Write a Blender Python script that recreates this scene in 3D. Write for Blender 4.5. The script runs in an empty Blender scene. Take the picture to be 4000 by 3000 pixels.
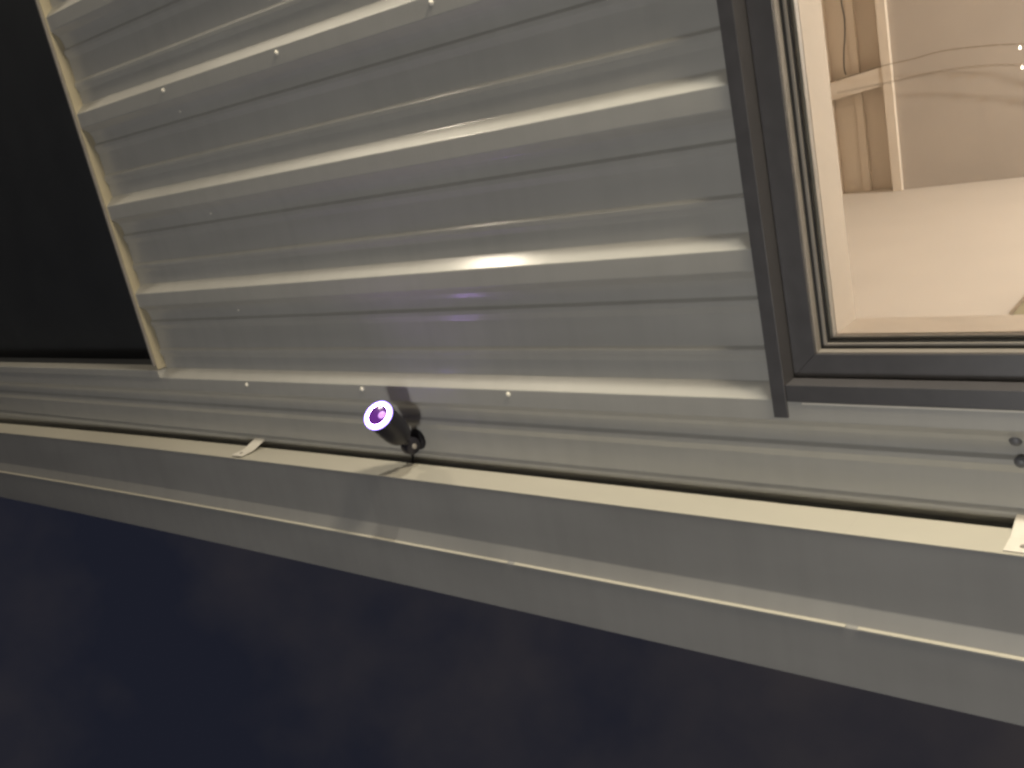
import bpy, math, random
from mathutils import Vector, Matrix
random.seed(7)
sc = bpy.context.scene
COL = sc.collection

# ------------------------------------------------------------------ camera
# the photograph was taken upside down: the eave is at the bottom of the picture
cam_d = bpy.data.cameras.new('camera'); cam = bpy.data.objects.new('camera', cam_d); COL.objects.link(cam)
cam_d.sensor_width = 36; cam_d.lens = 33.78; cam_d.clip_start = 0.02; cam_d.clip_end = 1000
RIGHT = Vector((-0.76195628, 0.61478233, 0.20363035))
DOWN = Vector((-0.02266501, -0.33954572, 0.94031644))
FWD = Vector((0.64723174, 0.71186473, 0.27265304))
m = Matrix.Identity(4)
for i in range(3):
    m[i][0] = RIGHT[i]; m[i][1] = -DOWN[i]; m[i][2] = -FWD[i]
m[0][3], m[1][3], m[2][3] = 0.0, -1.6644, 1.65
cam.matrix_world = m
sc.camera = cam

# ------------------------------------------------------------------ night sky
w = bpy.data.worlds.new('World'); sc.world = w; w.use_nodes = True
nt = w.node_tree; N = nt.nodes; L = nt.links
bg = N['Background']
tc = N.new('ShaderNodeTexCoord')
sep = N.new('ShaderNodeSeparateXYZ'); L.new(tc.outputs['Generated'], sep.inputs[0])
mr = N.new('ShaderNodeMapRange'); mr.inputs['From Min'].default_value = 0.1; mr.inputs['From Max'].default_value = 1.25
zx = N.new('ShaderNodeMath'); zx.operation = 'MULTIPLY_ADD'; zx.inputs[1].default_value = 0.7
L.new(sep.outputs['Z'], zx.inputs[0]); L.new(sep.outputs['X'], zx.inputs[2]); L.new(zx.outputs[0], mr.inputs['Value'])
nz = N.new('ShaderNodeTexNoise'); nz.inputs['Scale'].default_value = 7.0; nz.inputs['Detail'].default_value = 4
L.new(tc.outputs['Generated'], nz.inputs['Vector'])
ad = N.new('ShaderNodeMath'); ad.operation = 'MULTIPLY_ADD'; ad.inputs[1].default_value = 1.1; 
L.new(nz.outputs['Fac'], ad.inputs[0]); 
sb = N.new('ShaderNodeMath'); sb.operation = 'SUBTRACT'; sb.inputs[1].default_value = 0.52
L.new(mr.outputs[0], sb.inputs[0]); L.new(sb.outputs[0], ad.inputs[2])
mx = N.new('ShaderNodeMix'); mx.data_type = 'RGBA'
L.new(ad.outputs[0], mx.inputs['Factor'])
mx.inputs['A'].default_value = (0.046, 0.039, 0.037, 1)     # town glow
mx.inputs['B'].default_value = (0.0112, 0.0124, 0.0205, 1)   # clear night
L.new(mx.outputs['Result'], bg.inputs['Color'])
bg.inputs['Strength'].default_value = 1.0

vs = sc.view_settings
vs.view_transform = 'Standard'; vs.look = 'None'; vs.exposure = 0; vs.gamma = 1; vs.use_curve_mapping = False
sc.render.engine = 'CYCLES'
sc.cycles.use_denoising = True
sc.cycles.max_bounces = 8
sc.cycles.filter_width = 2.7

POWER_UP, POWER_SIDE, POWER_BEAM, POWER_YARD, POWER_ROOM = 940, 190, 370, 255, 345
GROUND = -1.9

# ------------------------------------------------------------------ helpers
def tag(o, label=None, cat=None, group=None, kind=None):
    if label: o['label'] = label
    if cat: o['category'] = cat
    if group: o['group'] = group
    if kind: o['kind'] = kind
    return o
def empty(name, loc):
    o = bpy.data.objects.new(name, None); COL.objects.link(o); o.location = loc
    o.empty_display_size = 0.1
    return o
def obj(name, verts, faces, mat, parent=None, smooth=False):
    me = bpy.data.meshes.new(name); me.from_pydata([tuple(v) for v in verts], [], faces); me.validate()
    me.update()
    import bmesh
    bm = bmesh.new(); bm.from_mesh(me); bmesh.ops.recalc_face_normals(bm, faces=bm.faces[:]); bm.to_mesh(me); bm.free()
    if smooth:
        for p in me.polygons: p.use_smooth = True
    if mat: me.materials.append(mat)
    o = bpy.data.objects.new(name, me); COL.objects.link(o)
    put(o, parent)
    return o
def world_loc(o):
    v = Vector((0, 0, 0))
    while o: v += o.location; o = o.parent
    return v
def put(o, parent):
    """parent without moving: every empty is only translated"""
    if parent:
        o.parent = parent
        o.location = o.location - world_loc(parent)
def bevel(o, width=0.0015, seg=2):
    b = o.modifiers.new('bevel', 'BEVEL'); b.width = width; b.segments = seg; b.limit_method = 'ANGLE'; b.angle_limit = math.radians(40)
    return o
def box(name, x0, x1, y0, y1, z0, z1, mat, parent=None, bev=0.0):
    v = [(x, y, z) for x in (x0, x1) for y in (y0, y1) for z in (z0, z1)]
    f = [(0,1,3,2),(4,6,7,5),(0,4,5,1),(2,3,7,6),(0,2,6,4),(1,5,7,3)]
    o = obj(name, v, f, mat, parent)
    if bev: bevel(o, bev)
    return o
def extrude_x(name, prof, x0, x1, mat, parent=None, nx=1, closed=True):
    """prof = [(y,z)..]"""
    n = len(prof); v = []; f = []
    for i in range(nx + 1):
        x = x0 + (x1 - x0) * i / nx
        v += [(x, y, z) for y, z in prof]
    for i in range(nx):
        for j in range(n if closed else n - 1):
            a = i*n + j; b = i*n + (j+1) % n
            f.append((a, b, b + n, a + n))
    if closed:
        f.append(tuple(range(n))); f.append(tuple(range(nx*n, nx*n + n)))
    return obj(name, v, f, mat, parent)
def fillet(prof, r, seg=3, closed=False):
    out = []; n = len(prof)
    for i, p in enumerate(prof):
        if not closed and i in (0, n-1): out.append(p); continue
        a = Vector(prof[i-1]); b = Vector(p); c = Vector(prof[(i+1) % n])
        d1 = (a-b); d2 = (c-b); l = min(r, d1.length*.45, d2.length*.45)
        p1 = b + d1.normalized()*l; p2 = b + d2.normalized()*l
        for k in range(seg+1):
            t = k/seg
            q = p1*(1-t)**2 + b*2*t*(1-t) + p2*t*t
            out.append((q.x, q.y))
    return out
def tube(name, pts, r, mat, parent=None, n=8, smooth=True):
    pts = [Vector(p) for p in pts]; v = []; f = []
    up = Vector((0.31, 0.52, 0.79))
    for i, p in enumerate(pts):
        t = (pts[min(i+1, len(pts)-1)] - pts[max(i-1, 0)]).normalized()
        a = t.cross(up).normalized(); b = t.cross(a)
        rr = r[i] if isinstance(r, (list, tuple)) else r
        v += [p + (a*math.cos(k*2*math.pi/n) + b*math.sin(k*2*math.pi/n))*rr for k in range(n)]
    for i in range(len(pts)-1):
        for k in range(n):
            f.append((i*n+k, i*n+(k+1) % n, (i+1)*n+(k+1) % n, (i+1)*n+k))
    f.append(tuple(range(n))); f.append(tuple(range((len(pts)-1)*n, len(pts)*n)))
    return obj(name, v, f, mat, parent, smooth)
def spline(ctrl, n=8):
    c = [Vector(p) for p in ctrl]; c = [c[0]*2-c[1]] + c + [c[-1]*2-c[-2]]; out = []
    for i in range(1, len(c)-2):
        for k in range(n):
            t = k/n; p0, p1, p2, p3 = c[i-1], c[i], c[i+1], c[i+2]
            out.append(.5*((2*p1)+(p2-p0)*t+(2*p0-5*p1+4*p2-p3)*t*t+(3*p1-p0-3*p2+p3)*t**3))
    out.append(c[-2]); return out
def lathe(name, prof, origin, axis, mat, parent=None, n=48, smooth=True):
    """prof = [(radius, distance along axis)..]; radius 0 closes"""
    axis = Vector(axis).normalized(); o = Vector(origin)
    a = axis.orthogonal().normalized(); b = axis.cross(a)
    v = []; f = []; rings = []
    for r, s in prof:
        if r < 1e-6: rings.append([len(v)]); v.append(o + axis*s)
        else:
            rings.append(list(range(len(v), len(v)+n)))
            v += [o + axis*s + (a*math.cos(k*2*math.pi/n) + b*math.sin(k*2*math.pi/n))*r for k in range(n)]
    for A, B in zip(rings, rings[1:]):
        for k in range(n):
            q = [A[k % len(A)], A[(k+1) % len(A)], B[(k+1) % len(B)], B[k % len(B)]]
            q = list(dict.fromkeys(q))
            if len(q) > 2: f.append(tuple(q))
    ob = obj(name, v, f, mat, parent, smooth)
    if smooth:
        e = ob.modifiers.new('split', 'EDGE_SPLIT'); e.split_angle = math.radians(35)
    return ob

# ------------------------------------------------------------------ materials
def mat(name, base, rough=0.5, metal=0.0, noise=None, bump=None, emit=None, spec=0.5, coat=0.0, var=0.06, stretch=(1,1,1), dirt=0.0):
    m = bpy.data.materials.new(name); m.use_nodes = True
    N = m.node_tree.nodes; L = m.node_tree.links; p = N['Principled BSDF']
    p.inputs['Base Color'].default_value = (*base, 1); p.inputs['Roughness'].default_value = rough
    p.inputs['Metallic'].default_value = metal; p.inputs['Specular IOR Level'].default_value = spec
    p.inputs['Coat Weight'].default_value = coat; p.inputs['Coat Roughness'].default_value = 0.15
    tc = N.new('ShaderNodeTexCoord'); mp = N.new('ShaderNodeMapping'); mp.inputs['Scale'].default_value = stretch
    geo = N.new('ShaderNodeNewGeometry')
    L.new(geo.outputs['Position'], mp.inputs['Vector'])
    if noise:
        t = N.new('ShaderNodeTexNoise'); t.inputs['Scale'].default_value = noise; t.inputs['Detail'].default_value = 6
        L.new(mp.outputs[0], t.inputs['Vector'])
        r = N.new('ShaderNodeMapRange'); r.inputs['From Min'].default_value = .3; r.inputs['From Max'].default_value = .7
        r.inputs['To Min'].default_value = 1-var; r.inputs['To Max'].default_value = 1+var
        L.new(t.outputs['Fac'], r.inputs['Value'])
        mu = N.new('ShaderNodeMix'); mu.data_type = 'RGBA'; mu.blend_type = 'MULTIPLY'; mu.inputs['Factor'].default_value = 1
        mu.inputs['A'].default_value = (*base, 1); L.new(r.outputs[0], mu.inputs['B']); L.new(mu.outputs['Result'], p.inputs['Base Color'])
        r2 = N.new('ShaderNodeMapRange'); r2.inputs['To Min'].default_value = rough-.08; r2.inputs['To Max'].default_value = rough+.1
        L.new(t.outputs['Fac'], r2.inputs['Value']); L.new(r2.outputs[0], p.inputs['Roughness'])
    if dirt and noise:      # dried rain streaks and dust, running down the sheet
        mq = N.new('ShaderNodeMapping'); mq.inputs['Scale'].default_value = (13, 6, 1.1); L.new(geo.outputs['Position'], mq.inputs['Vector'])
        t = N.new('ShaderNodeTexNoise'); t.inputs['Scale'].default_value = 1.6; t.inputs['Detail'].default_value = 7; L.new(mq.outputs[0], t.inputs['Vector'])
        r3 = N.new('ShaderNodeMapRange'); r3.inputs['From Min'].default_value = .42; r3.inputs['From Max'].default_value = .72
        r3.inputs['To Min'].default_value = 1.0; r3.inputs['To Max'].default_value = 1 - dirt; L.new(t.outputs['Fac'], r3.inputs['Value'])
        oi = N.new('ShaderNodeObjectInfo'); r4 = N.new('ShaderNodeMapRange'); r4.inputs['To Min'].default_value = .985; r4.inputs['To Max'].default_value = 1.01
        L.new(oi.outputs['Random'], r4.inputs['Value'])
        m1 = N.new('ShaderNodeMath'); m1.operation = 'MULTIPLY'; L.new(r3.outputs[0], m1.inputs[0]); L.new(r4.outputs[0], m1.inputs[1])
        mv = N.new('ShaderNodeMix'); mv.data_type = 'RGBA'; mv.blend_type = 'MULTIPLY'; mv.inputs['Factor'].default_value = 1
        L.new(mu.outputs['Result'], mv.inputs['A']); L.new(m1.outputs[0], mv.inputs['B']); L.new(mv.outputs['Result'], p.inputs['Base Color'])
    if bump:
        t = N.new('ShaderNodeTexNoise'); t.inputs['Scale'].default_value = bump[0]; t.inputs['Detail'].default_value = 3
        L.new(mp.outputs[0], t.inputs['Vector'])
        b = N.new('ShaderNodeBump'); b.inputs['Strength'].default_value = bump[1]; b.inputs['Distance'].default_value = bump[2]
        L.new(t.outputs['Fac'], b.inputs['Height']); L.new(b.outputs[0], p.inputs['Normal'])
    if emit:
        p.inputs['Emission Color'].default_value = (*emit[0], 1); p.inputs['Emission Strength'].default_value = emit[1]
    return m
M = {}
M['siding'] = mat('painted_steel_siding', (.43, .42, .385), .40, noise=9, bump=(5, .12, .003), var=.05, stretch=(.2, 1, 1.6), coat=.42, dirt=.05)
M['trim'] = mat('painted_steel_trim', (.48, .42, .29), .4, noise=14, bump=(30, .15, .001), var=.06)
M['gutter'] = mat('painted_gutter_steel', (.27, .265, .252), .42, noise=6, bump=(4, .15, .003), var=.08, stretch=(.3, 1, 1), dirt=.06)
M['gutter_lit'] = mat('gutter_lit_cream', (.47, .445, .375), .42, noise=6, bump=(4, .15, .003), var=.05, stretch=(.3, 1, 1))  # paler gutter colour with the light from below put into it
M['strap'] = mat('white_strap_paint', (.72, .68, .60), .45, noise=40, var=.05)
M['screw'] = mat('white_screw_head', (.80, .76, .66), .35, noise=60)
M['dark'] = mat('dark_window_paint', (.072, .069, .072), .38, noise=30, bump=(180, .1, .0005))
M['bolt'] = mat('grey_bolt_head', (.13, .13, .135), .4, noise=50)
M['bead'] = mat('grey_glazing_bead', (.28, .255, .225), .35, noise=30)
M['gasket'] = mat('black_gasket', (.012, .012, .012), .6, noise=50)
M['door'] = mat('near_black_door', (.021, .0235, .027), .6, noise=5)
M['plaster'] = mat('cream_plaster', (.45, .39, .325), .8, noise=4, bump=(60, .08, .001), var=.03)
M['wood'] = mat('cream_painted_wood', (.76, .67, .57), .6, noise=8, bump=(40, .1, .001), var=.04, stretch=(1, 1, .2))
M['panelboard'] = mat('tan_wall_board', (.48, .425, .375), .75, noise=3, bump=(40, .08, .001), var=.04)
M['ceil'] = mat('cream_ceiling_board', (.74, .68, .61), .85, noise=3, bump=(50, .06, .001), var=.03)
M['recess'] = mat('pale_recess_board', (.74, .65, .55), .75, noise=3, bump=(40, .08, .001), var=.04)
M['beam'] = mat('olive_beam', (.42, .38, .26), .7, noise=6)
M['floor'] = mat('room_floor_board', (.30, .23, .16), .5, noise=5)
M['black'] = mat('black_plastic', (.016, .015, .020), .38, noise=60, bump=(300, .1, .0003))
M['rubber'] = mat('black_rubber', (.013, .013, .015), .55, noise=60)
M['concrete'] = mat('yard_concrete', (.33, .32, .30), .85, noise=2, bump=(25, .3, .004), var=.15)
M['roof'] = mat('roof_steel', (.33, .33, .32), .45, noise=3)
M['ring'] = mat('ring_light', (.8, .8, .9), .3, emit=((.55, .30, 1.0), 65.0))
M['rim'] = mat('ring_rim', (.2, .15, .35), .3, emit=((.36, .26, 1.0), 6.0))
M['lens'] = mat('lens_glass', (.06, .015, .10), .12, emit=((.30, .05, .62), .28), coat=.6)
M['led'] = mat('lens_led', (.4, .2, .5), .3, emit=((.72, .36, 1.0), .85))
M['bulb'] = mat('fairy_bulb', (.9, .85, .75), .3, emit=((1.0, .86, .72), 6.0))
M['wire'] = mat('clear_wire', (.30, .24, .17), .4, noise=60)
M['lampglass'] = mat('lamp_glass', (.9, .88, .8), .3, emit=((1.0, .86, .66), 3.0))
g = bpy.data.materials.new('window_glass'); g.use_nodes = True
gn = g.node_tree.nodes; gl = g.node_tree.links; gn.clear()
go = gn.new('ShaderNodeOutputMaterial'); gm = gn.new('ShaderNodeMixShader'); gt = gn.new('ShaderNodeBsdfTransparent'); gg = gn.new('ShaderNodeBsdfGlossy')
gf = gn.new('ShaderNodeFresnel'); gf.inputs['IOR'].default_value = 1.45
gg.inputs['Roughness'].default_value = .01; gt.inputs['Color'].default_value = (.93, .94, .92, 1)
gl.new(gf.outputs[0], gm.inputs['Fac']); gl.new(gt.outputs[0], gm.inputs[1]); gl.new(gg.outputs[0], gm.inputs[2]); gl.new(gm.outputs[0], go.inputs['Surface'])
M['glass'] = g

# ------------------------------------------------------------------ ground
tag(obj('ground', [(-60,-60,GROUND),(60,-60,GROUND),(60,60,GROUND),(-60,60,GROUND)], [(0,1,2,3)], M['concrete']), kind='structure')

# ------------------------------------------------------------------ the steel building
bld = empty('metal_building', (1.5, 0, GROUND))
tag(bld, 'pale steel-clad building with horizontal ribbed siding, lit window and dark doorway', 'building')
PITCH, Z0, PAN = .305, 1.0833, .030
WX0, WX1, WZ0, WZ1 = -1.05, .812, .70, 2.272       # window opening in the siding
DX0, DX1, DZ1 = 3.146, 6.1, 2.276                    # doorway
XL, XR, ZT = -3.4, 7.2, 2.92
def rib_profile(k0, k1):
    """(y,z) outline from the lower foot of rib k0 to the crest of rib k1; the first rib laps over the panel below"""
    p = []
    for k in range(k0, k1 + 1):
        z = Z0 + PITCH*k; o = -.0016 if k == k0 else 0.0
        p += [(PAN + o, z - .027), (o, z), (o, z + .044)]
        if k < k1:
            p += [(.0205, z + .062), (.0265, z + .074), (.0290, z + .085), (PAN, z + .097), (PAN, z + .100), (PAN - .007, z + .107), (PAN - .007, z + .118), (PAN, z + .134),
                  (PAN, z + .203), (PAN - .007, z + .210), (PAN - .007, z + .221), (PAN, z + .236)]
    p.insert(0, (PAN + .004, Z0 + PITCH*k0 - .0272)); p.pop(1) if False else None
    return p
def clip(prof, a, b):
    out = []
    for (y0, z0), (y1, z1) in zip(prof, prof[1:]):
        if z1 < a or z0 > b or z1 == z0: 
            if a <= z0 <= b: out.append((y0, z0))
            continue
        f = lambda z: (y0 + (y1-y0)*(z-z0)/(z1-z0), z)
        out.append(f(max(z0, a)));
        if z1 > b: out.append(f(b))
    if a <= prof[-1][1] <= b: out.append(prof[-1])
    d = [out[0]]
    for q in out[1:]:
        if (Vector(q)-Vector(d[-1])).length > 1e-5: d.append(q)
    return d
def panel(k0, k1, x0, x1, za=None, zb=None):
    p = rib_profile(k0, k1)
    p = clip(p, za if za is not None else -99, zb if zb is not None else 99)
    p = fillet(p, .0022, 3)
    back = [(y + .0009, z) for y, z in reversed(p)]
    nx = max(1, int((x1-x0)/.4))
    return extrude_x('wall_panel', p + back, x0, x1, M['siding'], bld)
top = panel(4, 6, XL, XR, zb=ZT)
mid = panel(1, 4, WX1 + .012, DX0 - .004, za=None)
panel(1, 4, XL, WX0 - .012)
panel(1, 4, DX1 + .004, XR)
panel(-2, 1, WX1 + .012, DX0 - .004); panel(-2, 1, XL, WX0 - .012); panel(-2, 1, DX1 + .004, XR)
panel(-2, 1, WX0 - .012, WX1 + .012, zb=WZ0 - .02)
for k in (-5, -8):
    panel(k, k + 3, XL, DX0 - .004); panel(k, k + 3, DX1 + .004, XR)
panel(-11, -8, XL, DX0 - .004, za=GROUND + .005); panel(-11, -8, DX1 + .004, XR, za=GROUND + .005)

# screw heads: one mesh, shared
def screw(loc, parent, r=.0062, m='screw'):
    o = lathe('screw', [(0, .0055), (r*.55, .0053), (r*.62, .0042), (r*.64, .0018), (r*1.15, .0012), (r*1.2, -.001), (0, -.001)], loc, (0, -1, 0), M[m], parent, n=10)
    o.modifiers.clear()
    return o
zr = lambda k: Z0 + PITCH*k
for x in (2.612, 2.064, 1.507, .965): 
    screw((x, -.0016, zr(1) + .0145 + random.uniform(-.002, .002)), mid)
for x in (2.631, 2.074, 1.531):
    screw((x, -.0016, zr(4) + .013 + random.uniform(-.002, .002)), top)
for k in (1, 2, 3):
    screw((2.602 + random.uniform(-.004, .004), PAN, zr(k) + .079), mid, .0045)
for x, z in ((.411, 2.374), (.404, 2.4135)):
    o = lathe('bolt', [(0, .006), (.005, .0056), (.0088, .0042), (.0108, .0015), (.0115, 0), (0, 0)], (x, PAN - .004 if z < 2.4 else PAN - .007, z), (0, -1, 0), M['bolt'], top, n=20)

# doorway trims and the near-black door
def jamb(x0, x1):
    o = box('door_jamb_trim', x0, x1, -.0035, .055, GROUND + .01, DZ1 - .004, M['trim'], bld, .001); return o
jamb(DX0 - .003, DX0 + .003); jamb(DX1 - .003, DX1 + .003)
box('door_head_trim', DX0 + .0045, DX1 - .0045, -.0042, .055, DZ1 - .001, zr(4) - .0015, M['siding'], bld, .0012)
box('door_jamb_cap', DX0 - .0005, DX0 + .009, -.012, -.0040, GROUND + .01, DZ1 - .02, M['bead'], bld, .001)
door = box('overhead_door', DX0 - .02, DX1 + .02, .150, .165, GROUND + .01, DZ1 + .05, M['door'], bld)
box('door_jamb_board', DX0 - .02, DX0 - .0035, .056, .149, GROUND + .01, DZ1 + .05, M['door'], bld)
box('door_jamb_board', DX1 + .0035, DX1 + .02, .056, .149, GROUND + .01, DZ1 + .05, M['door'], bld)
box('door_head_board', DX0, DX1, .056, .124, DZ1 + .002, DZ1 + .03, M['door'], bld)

# window
win = empty('window', (0, 0, WZ0)); put(win, bld)
tag(win, 'dark framed window with the lights on inside')
HX = WX1 - .004
box('side_trim', HX, WX1 + .026, -.0065, .044, WZ0 - .05, 2.340, M['dark'], win, .0012)
box('side_trim', WX0 - .026, WX0 + .004, -.0065, .044, WZ0 - .05, 2.340, M['dark'], win, .0012)
box('head_trim', WX0 + .0045, HX - .0005, -.0035, .040, 2.2715, 2.3065, M['dark'], win, .0012)
box('head_flashing', WX0 + .006, HX - .030, -.0030, .020, 2.3070, 2.3110, M['strap'], win, .0005)
box('sill_trim', WX0 + .0045, HX - .0005, -.0300, .040, WZ0 - .05, WZ0, M['dark'], win, .0012)
FX, FZ = .7595, 2.2285
def frame(name, w0, w1, y0, y1, mm, b=.001):
    """four mitred-looking members between the rectangle at inset w0 and the one at inset w1"""
    a0, a1, c0, c1 = WX0 + .005 + w0, HX - .001 - w0, WZ0 + .001 + w0, 2.2705 - w0
    b0, b1, d0, d1 = WX0 + .005 + w1, HX - .001 - w1, WZ0 + .001 + w1, 2.2705 - w1
    for nm, q in (('stile', ((a1, c0), (a1, c1), (b1, d1), (b1, d0))), ('stile', ((a0, c0), (a0, c1), (b0, d1), (b0, d0))),
                  ('rail', ((a0, c1), (a1, c1), (b1, d1), (b0, d1))), ('rail', ((a0, c0), (a1, c0), (b1, d0), (b0, d0)))):
        v = [(x, y0, z) for x, z in q] + [(x, y1, z) for x, z in q]
        o = obj(name + '_' + nm, v, [(0,1,2,3),(4,7,6,5),(0,4,5,1),(1,5,6,2),(2,6,7,3),(3,7,4,0)], mm, win); bevel(o, b)
frame('frame', .0, .0475, .042, .0500, M['dark'])
frame('bead', .040, .0490, .0503, .0720, M['bead'])
frame('gasket', .044, .0530, .0724, .0765, M['gasket'], .0004)
frame('bead', .046, .0580, .0770, .0830, M['bead'])
frame('gasket', .050, .0610, .0834, .0860, M['gasket'], .0004)
frame('inner_bead', .046, .0660, .0960, .1120, M['bead'])
RX, RZ = .7405, 2.2035
box('glass_pane', WX0 + .050, .764, .0865, .0905, WZ0 + .04, 2.227, M['glass'], win)
# reveal (plastered lining of the opening)
box('reveal_jamb', RX, RX + .030, .1125, .2156, WZ0 + .07, RZ + .03, M['plaster'], win)
box('reveal_jamb', WX0 + .04, WX0 + .070, .1125, .2156, WZ0 + .07, RZ + .03, M['plaster'], win)
box('reveal_head', WX0 + .071, RX - .0005, .1125, .2156, RZ + .0, RZ + .03, M['wood'], win)  # paler than the jambs: light on its underside put into the colour
box('reveal_sill', WX0 + .071, RX - .0005, .1125, .2156, WZ0 + .04, WZ0 + .07, M['plaster'], win)

# the lit room behind the window
IX0, IX1, IY0, IY1, IZ0, IZ1 = -2.6, 2.55, .216, 3.10, -.55, 2.40
box('inner_front_wall', RX + .0005, IX1, IY0 - .08, IY0, IZ0, IZ1, M['plaster'], bld)
box('inner_front_wall', IX0, WX0 + .0695, IY0 - .08, IY0, IZ0, IZ1, M['plaster'], bld)
box('inner_front_wall', WX0 + .0700, RX, IY0 - .08, IY0 - .0002, RZ + .031, IZ1, M['plaster'], bld)
box('inner_front_wall', WX0 + .0700, RX, IY0 - .08, IY0 - .0002, IZ0, WZ0 + .039, M['plaster'], bld)
box('room_ceiling', IX0 - .05, IX1 + .05, IY0 - .08, IY1 + .1, IZ1 + .001, IZ1 + .05, M['ceil'], bld)
box('room_floor', IX0 - .05, IX1 + .05, IY0 - .08, IY1 + .1, IZ0 - .05, IZ0 - .001, M['floor'], bld)
box('room_side_wall', IX1 + .001, IX1 + .05, IY0, IY1 + .05, IZ0, IZ1, M['plaster'], bld)
box('room_side_wall', IX0 - .05, IX0 - .001, IY0, IY1 + .05, IZ0, IZ1, M['plaster'], bld)
box('room_back_wall', IX0, IX1, IY1, IY1 + .05, IZ0, IZ1 + .0005, M['recess'], bld)
box('wall_board', IX0 + .01, 1.5475, 3.015, IY1 - .001, IZ0 + .01, IZ1 + .0004, M['panelboard'], bld)
box('post', 1.548, 1.592, 2.995, IY1 - .001, IZ0 + .01, IZ1 + .0006, M['wood'], bld, .002)
box('batten', 1.722, 1.757, 3.078, IY1 - .001, IZ0 + .01, IZ1 + .0006, M['wood'], bld, .002)
box('batten', 1.86, 1.90, 3.02, IY1 - .001, IZ0 + .01, IZ1 + .0006, M['wood'], bld, .002)
# short rail between the post and the next stud, nailed on slightly out of level
rl = obj('rail', [(x, y, z + (x - 1.592)*.115) for x in (1.5925, 1.859) for y in (3.0, 3.07) for z in (1.829, 1.912)],
         [(0,1,3,2),(4,6,7,5),(0,4,5,1),(2,3,7,6),(0,2,6,4),(1,5,7,3)], M['wood'], bld); bevel(rl, .002)
box('ceiling_beam', .40, .600, IY0 + .001, 3.0, IZ1 - .012, IZ1 + .0005, M['beam'], bld, .002)
# outer shell
box('back_wall', XL, XR, 5.0, 5.05, GROUND + .01, 3.3, M['roof'], bld)
box('gable_wall', XL, XL + .04, .06, 4.99, GROUND + .01, 2.86, M['roof'], bld)
box('gable_wall', XR - .04, XR, .06, 4.99, GROUND + .01, 2.86, M['roof'], bld)
obj('roof', [(x, y, z) for x in (XL - .1, XR + .1) for y, z in ((.02, 2.922), (5.2, 3.45), (5.2, 3.48), (.02, 2.940))],
    [(0,1,2,3),(4,7,6,5),(0,4,5,1),(1,5,6,2),(2,6,7,3),(3,7,4,0)], M['roof'], bld)

# ------------------------------------------------------------------ rain gutter
gut = empty('rain_gutter', (1.5, .006, 2.538))
tag(gut, 'long pale box gutter with projecting lip along the eave, held by white straps', 'gutter')
def bow(o):
    for v in o.data.vertices:           # the run climbs a little towards the doorway end
        if v.co.x > 1.6: v.co.z += .026*((v.co.x - 1.6)/3.1)**2
    return o
def gutter(x0, x1, dl):
    p = [(.006, 2.538), (-.086, 2.538), (-.086, 2.692), (-.0985 - dl, 2.7285), (-.1065 - dl, 2.7292), (-.1065 - dl, 2.866),
         (-.1015 - dl, 2.866), (-.1015 - dl, 2.734), (-.0945 - dl, 2.7335), (-.082, 2.697), (-.082, 2.5425), (.002, 2.5425), (.002, 2.64), (.006, 2.64)]
    return bow(extrude_x('gutter_section', fillet(p, .003, 3, True), x0, x1, M['gutter'], gut, 14))
gutter(XL, .68895, 0); gutter(.689, 1.55145, 0); gutter(1.5515, XR + .05, 0)
def strap(xc):
    h = .0275; t = .0016
    path = [(PAN - .0045, 2.480), (PAN - .0045, 2.513), (PAN - .010, 2.5155), (-.028, 2.5342), (-.036, 2.5362), (-.080, 2.5364), (-.0885, 2.5366), (-.0893, 2.56)]
    path = [(PAN - .0015, 2.5152), (PAN - .006, 2.5162), (-.028, 2.5330), (-.036, 2.5345), (-.080, 2.5347)]
    lo = [(y, z - t) for y, z in path]
    s = extrude_x('strap', path + lo[::-1], xc - h, xc + h, M['strap'], gut)
    lathe('strap_rivet', [(0, .003), (.004, .0025), (.006, 0), (0, 0)], (xc, -.060, 2.5329), (0, 0, -1), M['bead'], s, n=12)
    return s
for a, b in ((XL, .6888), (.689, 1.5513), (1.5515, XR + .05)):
    bow(extrude_x('lip_highlight', [(-.0995, 2.7268), (-.1085, 2.7276), (-.1085, 2.7296), (-.0995, 2.7284)], a + .012, b - .012, M['gutter_lit'], gut, 14))  # pale strip painting the highlight along the lip, broken at the joints
    bow(extrude_x('bottom_lit_strip', [(-.0868, 2.5362), (.0062, 2.5362), (.0062, 2.5378), (-.0868, 2.5378)], a, b, M['gutter_lit'], gut, 14))  # pale sheet added so the gutter underside looks lit from below
strap(2.683); strap(.3885); strap(4.98); strap(-1.9)

# ------------------------------------------------------------------ security camera
camt = empty('security_camera', (1.940, PAN, 2.472))
tag(camt, 'black bullet security camera with glowing violet-white ring light under the gutter', 'camera')
A = Vector((-.165, -.634, -.755)).normalized()
F = Vector((1.8875, -.1225, 2.3385))                     # centre of the front face
body = lathe('camera_body', [(0, -.124), (.021, -.1235), (.031, -.118), (.0362, -.104), (.0390, -.080), (.0395, -.050), (.0400, -.010), (.0405, .0005), (.0402, .0015), (.0387, .0015), (.0384, -.004), (0, -.004)], F, A, M['black'], camt)
lathe('ring_light', [(.0300, -.0035), (.0300, .0006), (.0358, .0006), (.0358, -.0035)], F, A, M['ring'], camt)
lathe('bezel', [(.0276, -.0038), (.0276, .0008), (.0283, .0016), (.0294, .0016), (.0298, -.0038)], F, A, M['black'], camt)
lathe('outer_bezel', [(.0360, -.0038), (.0360, .0008), (.0366, .0013), (.0374, .0010), (.0377, -.0038)], F, A, M['black'], camt)
lathe('ring_rim', [(.0378, -.0035), (.0380, .0012), (.0392, .0020), (.0406, .0012), (.0410, -.0030), (.0404, -.0060), (.0402, -.0060)], F, A, M['rim'], camt)
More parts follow.
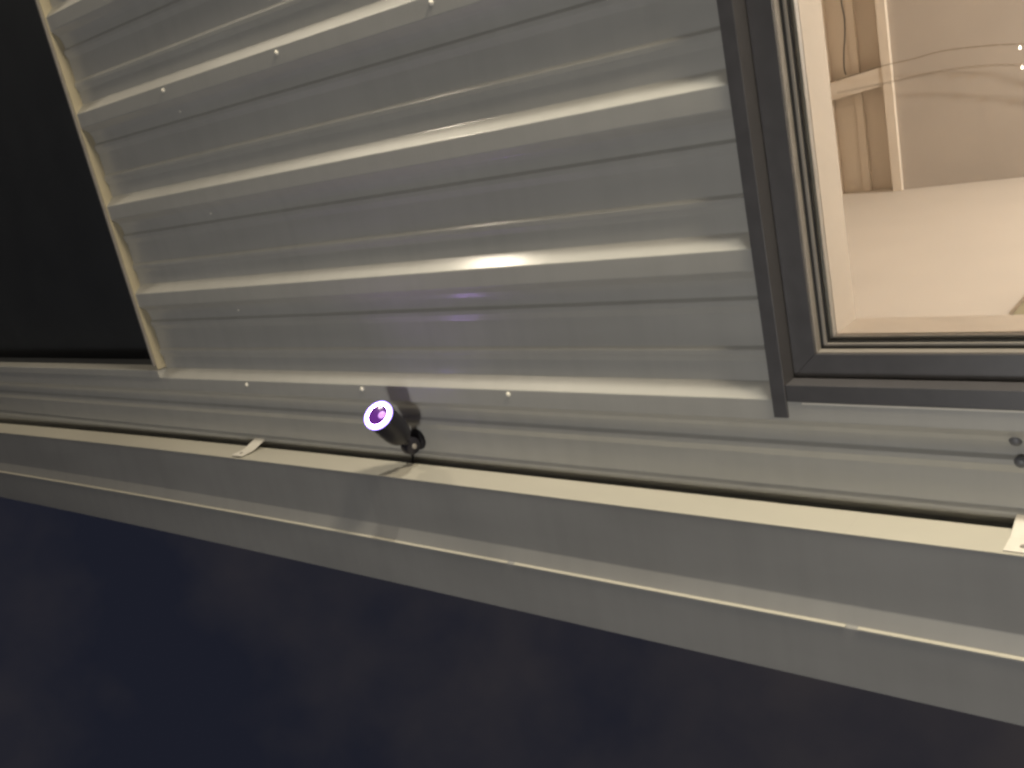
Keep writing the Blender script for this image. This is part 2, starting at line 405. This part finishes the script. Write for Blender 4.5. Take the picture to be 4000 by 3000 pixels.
lathe('lens_cover', [(.0275, -.0020), (.020, -.0010), (.012, -.0004), (0, .0000)], F, A, M['lens'], camt)
side = A.cross(Vector((0, 0, 1))).normalized()
if side.dot(RIGHT) < 0: side = -side
lathe('lens_led', [(.0108, -.0015), (.0104, .0012), (.007, .0020), (0, .0022)], F + side*.0125 , A, M['led'], camt, n=24)
rear = F - A*.126
lathe('wall_base', [(0, .016), (.020, .0155), (.027, .012), (.030, .005), (.031, .0002), (0, .0002)], (1.932, PAN, 2.472), (0, -1, 0), M['black'], camt)
tube('mount_arm', spline([(1.945, PAN - .014, 2.470), (1.938, .004, 2.472), (1.922, -.016, 2.466), tuple(rear + A*.012)], 5), .0115, M['black'], camt, 16)
# clamp knuckle: two discs, a pale bolt standing for the lit hole
K = Vector((1.922, -.010, 2.474)); kx = Vector((1, .15, 0)).normalized()
lathe('knuckle', [(0, .018), (.016, .018), (.0225, .0150), (.0245, .010), (.0245, -.010), (.0225, -.0150), (.016, -.018), (0, -.018)], K, kx, M['black'], camt, n=32)
lathe('knuckle_bolt', [(0, .0215), (.0065, .021), (.0078, .019), (.0078, .0175), (0, .0175)], K, -kx, M['bead'], camt, n=16)
tube('camera_cable', spline([(1.948, PAN - .010, 2.490), (1.9535, PAN - .016, 2.506), (1.958, PAN - .012, 2.528), (1.972, PAN - .009, 2.552), (1.985, PAN - .008, 2.60)], 6), .0036, M['rubber'], camt, 10)

# ------------------------------------------------------------------ things inside the room
c = tube('hanging_cable', spline([(1.736, 2.97, 1.28), (1.7318, 2.97, 1.50), (1.7255, 2.97, 1.585), (1.732, 2.97, 1.663), (1.7434, 2.97, 1.726), (1.752, 2.975, 1.80), (1.7535, 2.99, 1.833)], 5), [.0028]*31, M['rubber'])
tag(c, 'thin black cable hanging from the rail on the room wall behind the window', 'cable')
def fairy(ctrl, bulbs, label, amp):
    t = empty('string_light', ctrl[0]); tag(t, label, 'string light', 'fairy light strings inside the room')
    pts = spline(ctrl, 14)
    for s in (0, 1):
        q = [p + Vector((0, math.cos(i*.9 + s*math.pi), math.sin(i*.9 + s*math.pi)))*amp for i, p in enumerate(pts)]
        tube('wire', q, .0011, M['wire'], t, 6)
    for b in bulbs:
        lathe('bulb', [(0, .008), (.0035, .006), (.0042, .002), (.003, -.004), (.0012, -.008), (0, -.008)], b, (0, -.3, 1), M['bulb'], t, n=14)
fairy([(1.8, 2.985, 1.852), (1.692, 2.975, 1.838), (1.5642, 2.955, 1.8237), (1.434, 2.93, 1.818), (1.2786, 2.93, 1.809), (1.009, 2.93, 1.838), (.80, 2.93, 1.90), (.3, 2.9, 2.15)],
      [(1.003, 2.93, 1.853), (.93, 2.93, 1.862), (.76, 2.93, 1.92)], 'upper thin fairy-light wire strung from the rail across the lit room', .0022)
fairy([(1.8, 2.985, 1.908), (1.682, 2.975, 1.9045), (1.522, 2.955, 1.899), (1.323, 2.93, 1.890), (1.15, 2.93, 1.90), (.99, 2.93, 1.928), (.7, 2.93, 2.02), (.3, 2.9, 2.2)],
      [(.999, 2.93, 1.932), (.90, 2.93, 1.955), (.8, 2.93, 1.985)], 'lower twisted fairy-light wire strung below the first across the lit room', .0045)
def light(name, kind, loc, power, col, radius, parent=None):
    d = bpy.data.lights.new(name, kind); d.energy = power; d.color = col; d.shadow_soft_size = radius
    o = bpy.data.objects.new(name, d); COL.objects.link(o); o.location = loc; put(o, parent); return o
pend = empty('pendant_lamp', (-1.5, 2.2, IZ1)); tag(pend, 'round glass ceiling pendant lamp lighting the room', 'lamp')
lathe('ceiling_rose', [(0, 0), (.05, 0), (.045, -.02), (.01, -.03), (0, -.03)], (-1.5, 2.2, IZ1), (0, 0, 1), M['strap'], pend, n=24)
tube('cord', [(-1.5, 2.2, IZ1 - .03), (-1.5, 2.2, IZ1 - 1.02)], .004, M['rubber'], pend)
lathe('shade', [(.02, -1.02), (.05, -1.04), (.09, -1.08), (.10, -1.12), (.097, -1.12), (.087, -1.082), (.048, -1.043)], (-1.5, 2.2, IZ1), (0, 0, 1), M['strap'], pend, n=32)
light('bulb_light', 'POINT', (-1.5, 2.2, IZ1 - 1.20), POWER_ROOM, (1.0, .93, .87), .06, pend)

# ------------------------------------------------------------------ yard lamps, below and beside the picture
def uplight(loc, aim, power, col, label, cone=165, soft=.16):
    t = empty('ground_uplight', loc); tag(t, label, 'lamp')
    lathe('housing', [(0, 0), (.38, 0), (.40, .02), (.39, .10), (.395, .13), (.385, .13), (.37, .05), (0, .05)] if soft > .3 else [(0, 0), (.20, 0), (.21, .02), (.20, .10), (.205, .13), (.198, .13), (.19, .05), (0, .05)], loc, (0, 0, 1), M['black'], t, n=32)
    d = bpy.data.lights.new('uplight_beam', 'SPOT'); d.energy = power; d.color = col; d.shadow_soft_size = soft; d.spot_size = math.radians(cone); d.spot_blend = .6 if cone > 90 else 1.0
    o = bpy.data.objects.new('uplight_beam', d); COL.objects.link(o); o.location = Vector(loc) + Vector((0, 0, .14)); put(o, t)
    o.rotation_euler = (Vector(aim) - Vector(loc)).to_track_quat('-Z', 'Y').to_euler()
uplight((-1.4, -.44, GROUND + .001), (.8, .0, 2.4), POWER_UP, (1.0, .88, .68), 'wide black ground uplight past the window end of the wall', 165, .38)
uplight((4.7, -.44, GROUND + .001), (3.4, .0, 2.4), POWER_SIDE, (1.0, .88, .70), 'added black ground uplight beside the dark doorway', 165, .2)  # lamp added to brighten the ribs towards the doorway end
uplight((.45, -.235, GROUND + .001), (.45, -.10, 2.4), POWER_BEAM, (1.0, .94, .80), 'black ground uplight close to the wall below the window', 76, .11)
def lantern(x, y, h, power, col, label, rad=.10):
    yl = empty('yard_lantern', (x, y, GROUND)); tag(yl, label, 'lamp')
    tube('lamp_post', [(x, y, GROUND), (x, y, h)], [.05, .03], M['black'], yl, 16)
    lathe('lantern_cap', [(0, .80), (.05, .79), (.42, .70), (.42, .685), (0, .685)], (x, y, h), (0, 0, 1), M['black'], yl, n=24)
    lathe('lantern_base', [(0, 0), (.07, 0), (.09, .03), (0, .03)], (x, y, h - .10), (0, 0, 1), M['black'], yl, n=24)
    light('lantern_light', 'POINT', (x, y, h + .30), power, col, rad, yl)
lantern(.35, -4.6, 2.9, POWER_YARD, (1.0, .985, .96), 'tall black post lantern out in the yard facing the window', .34)
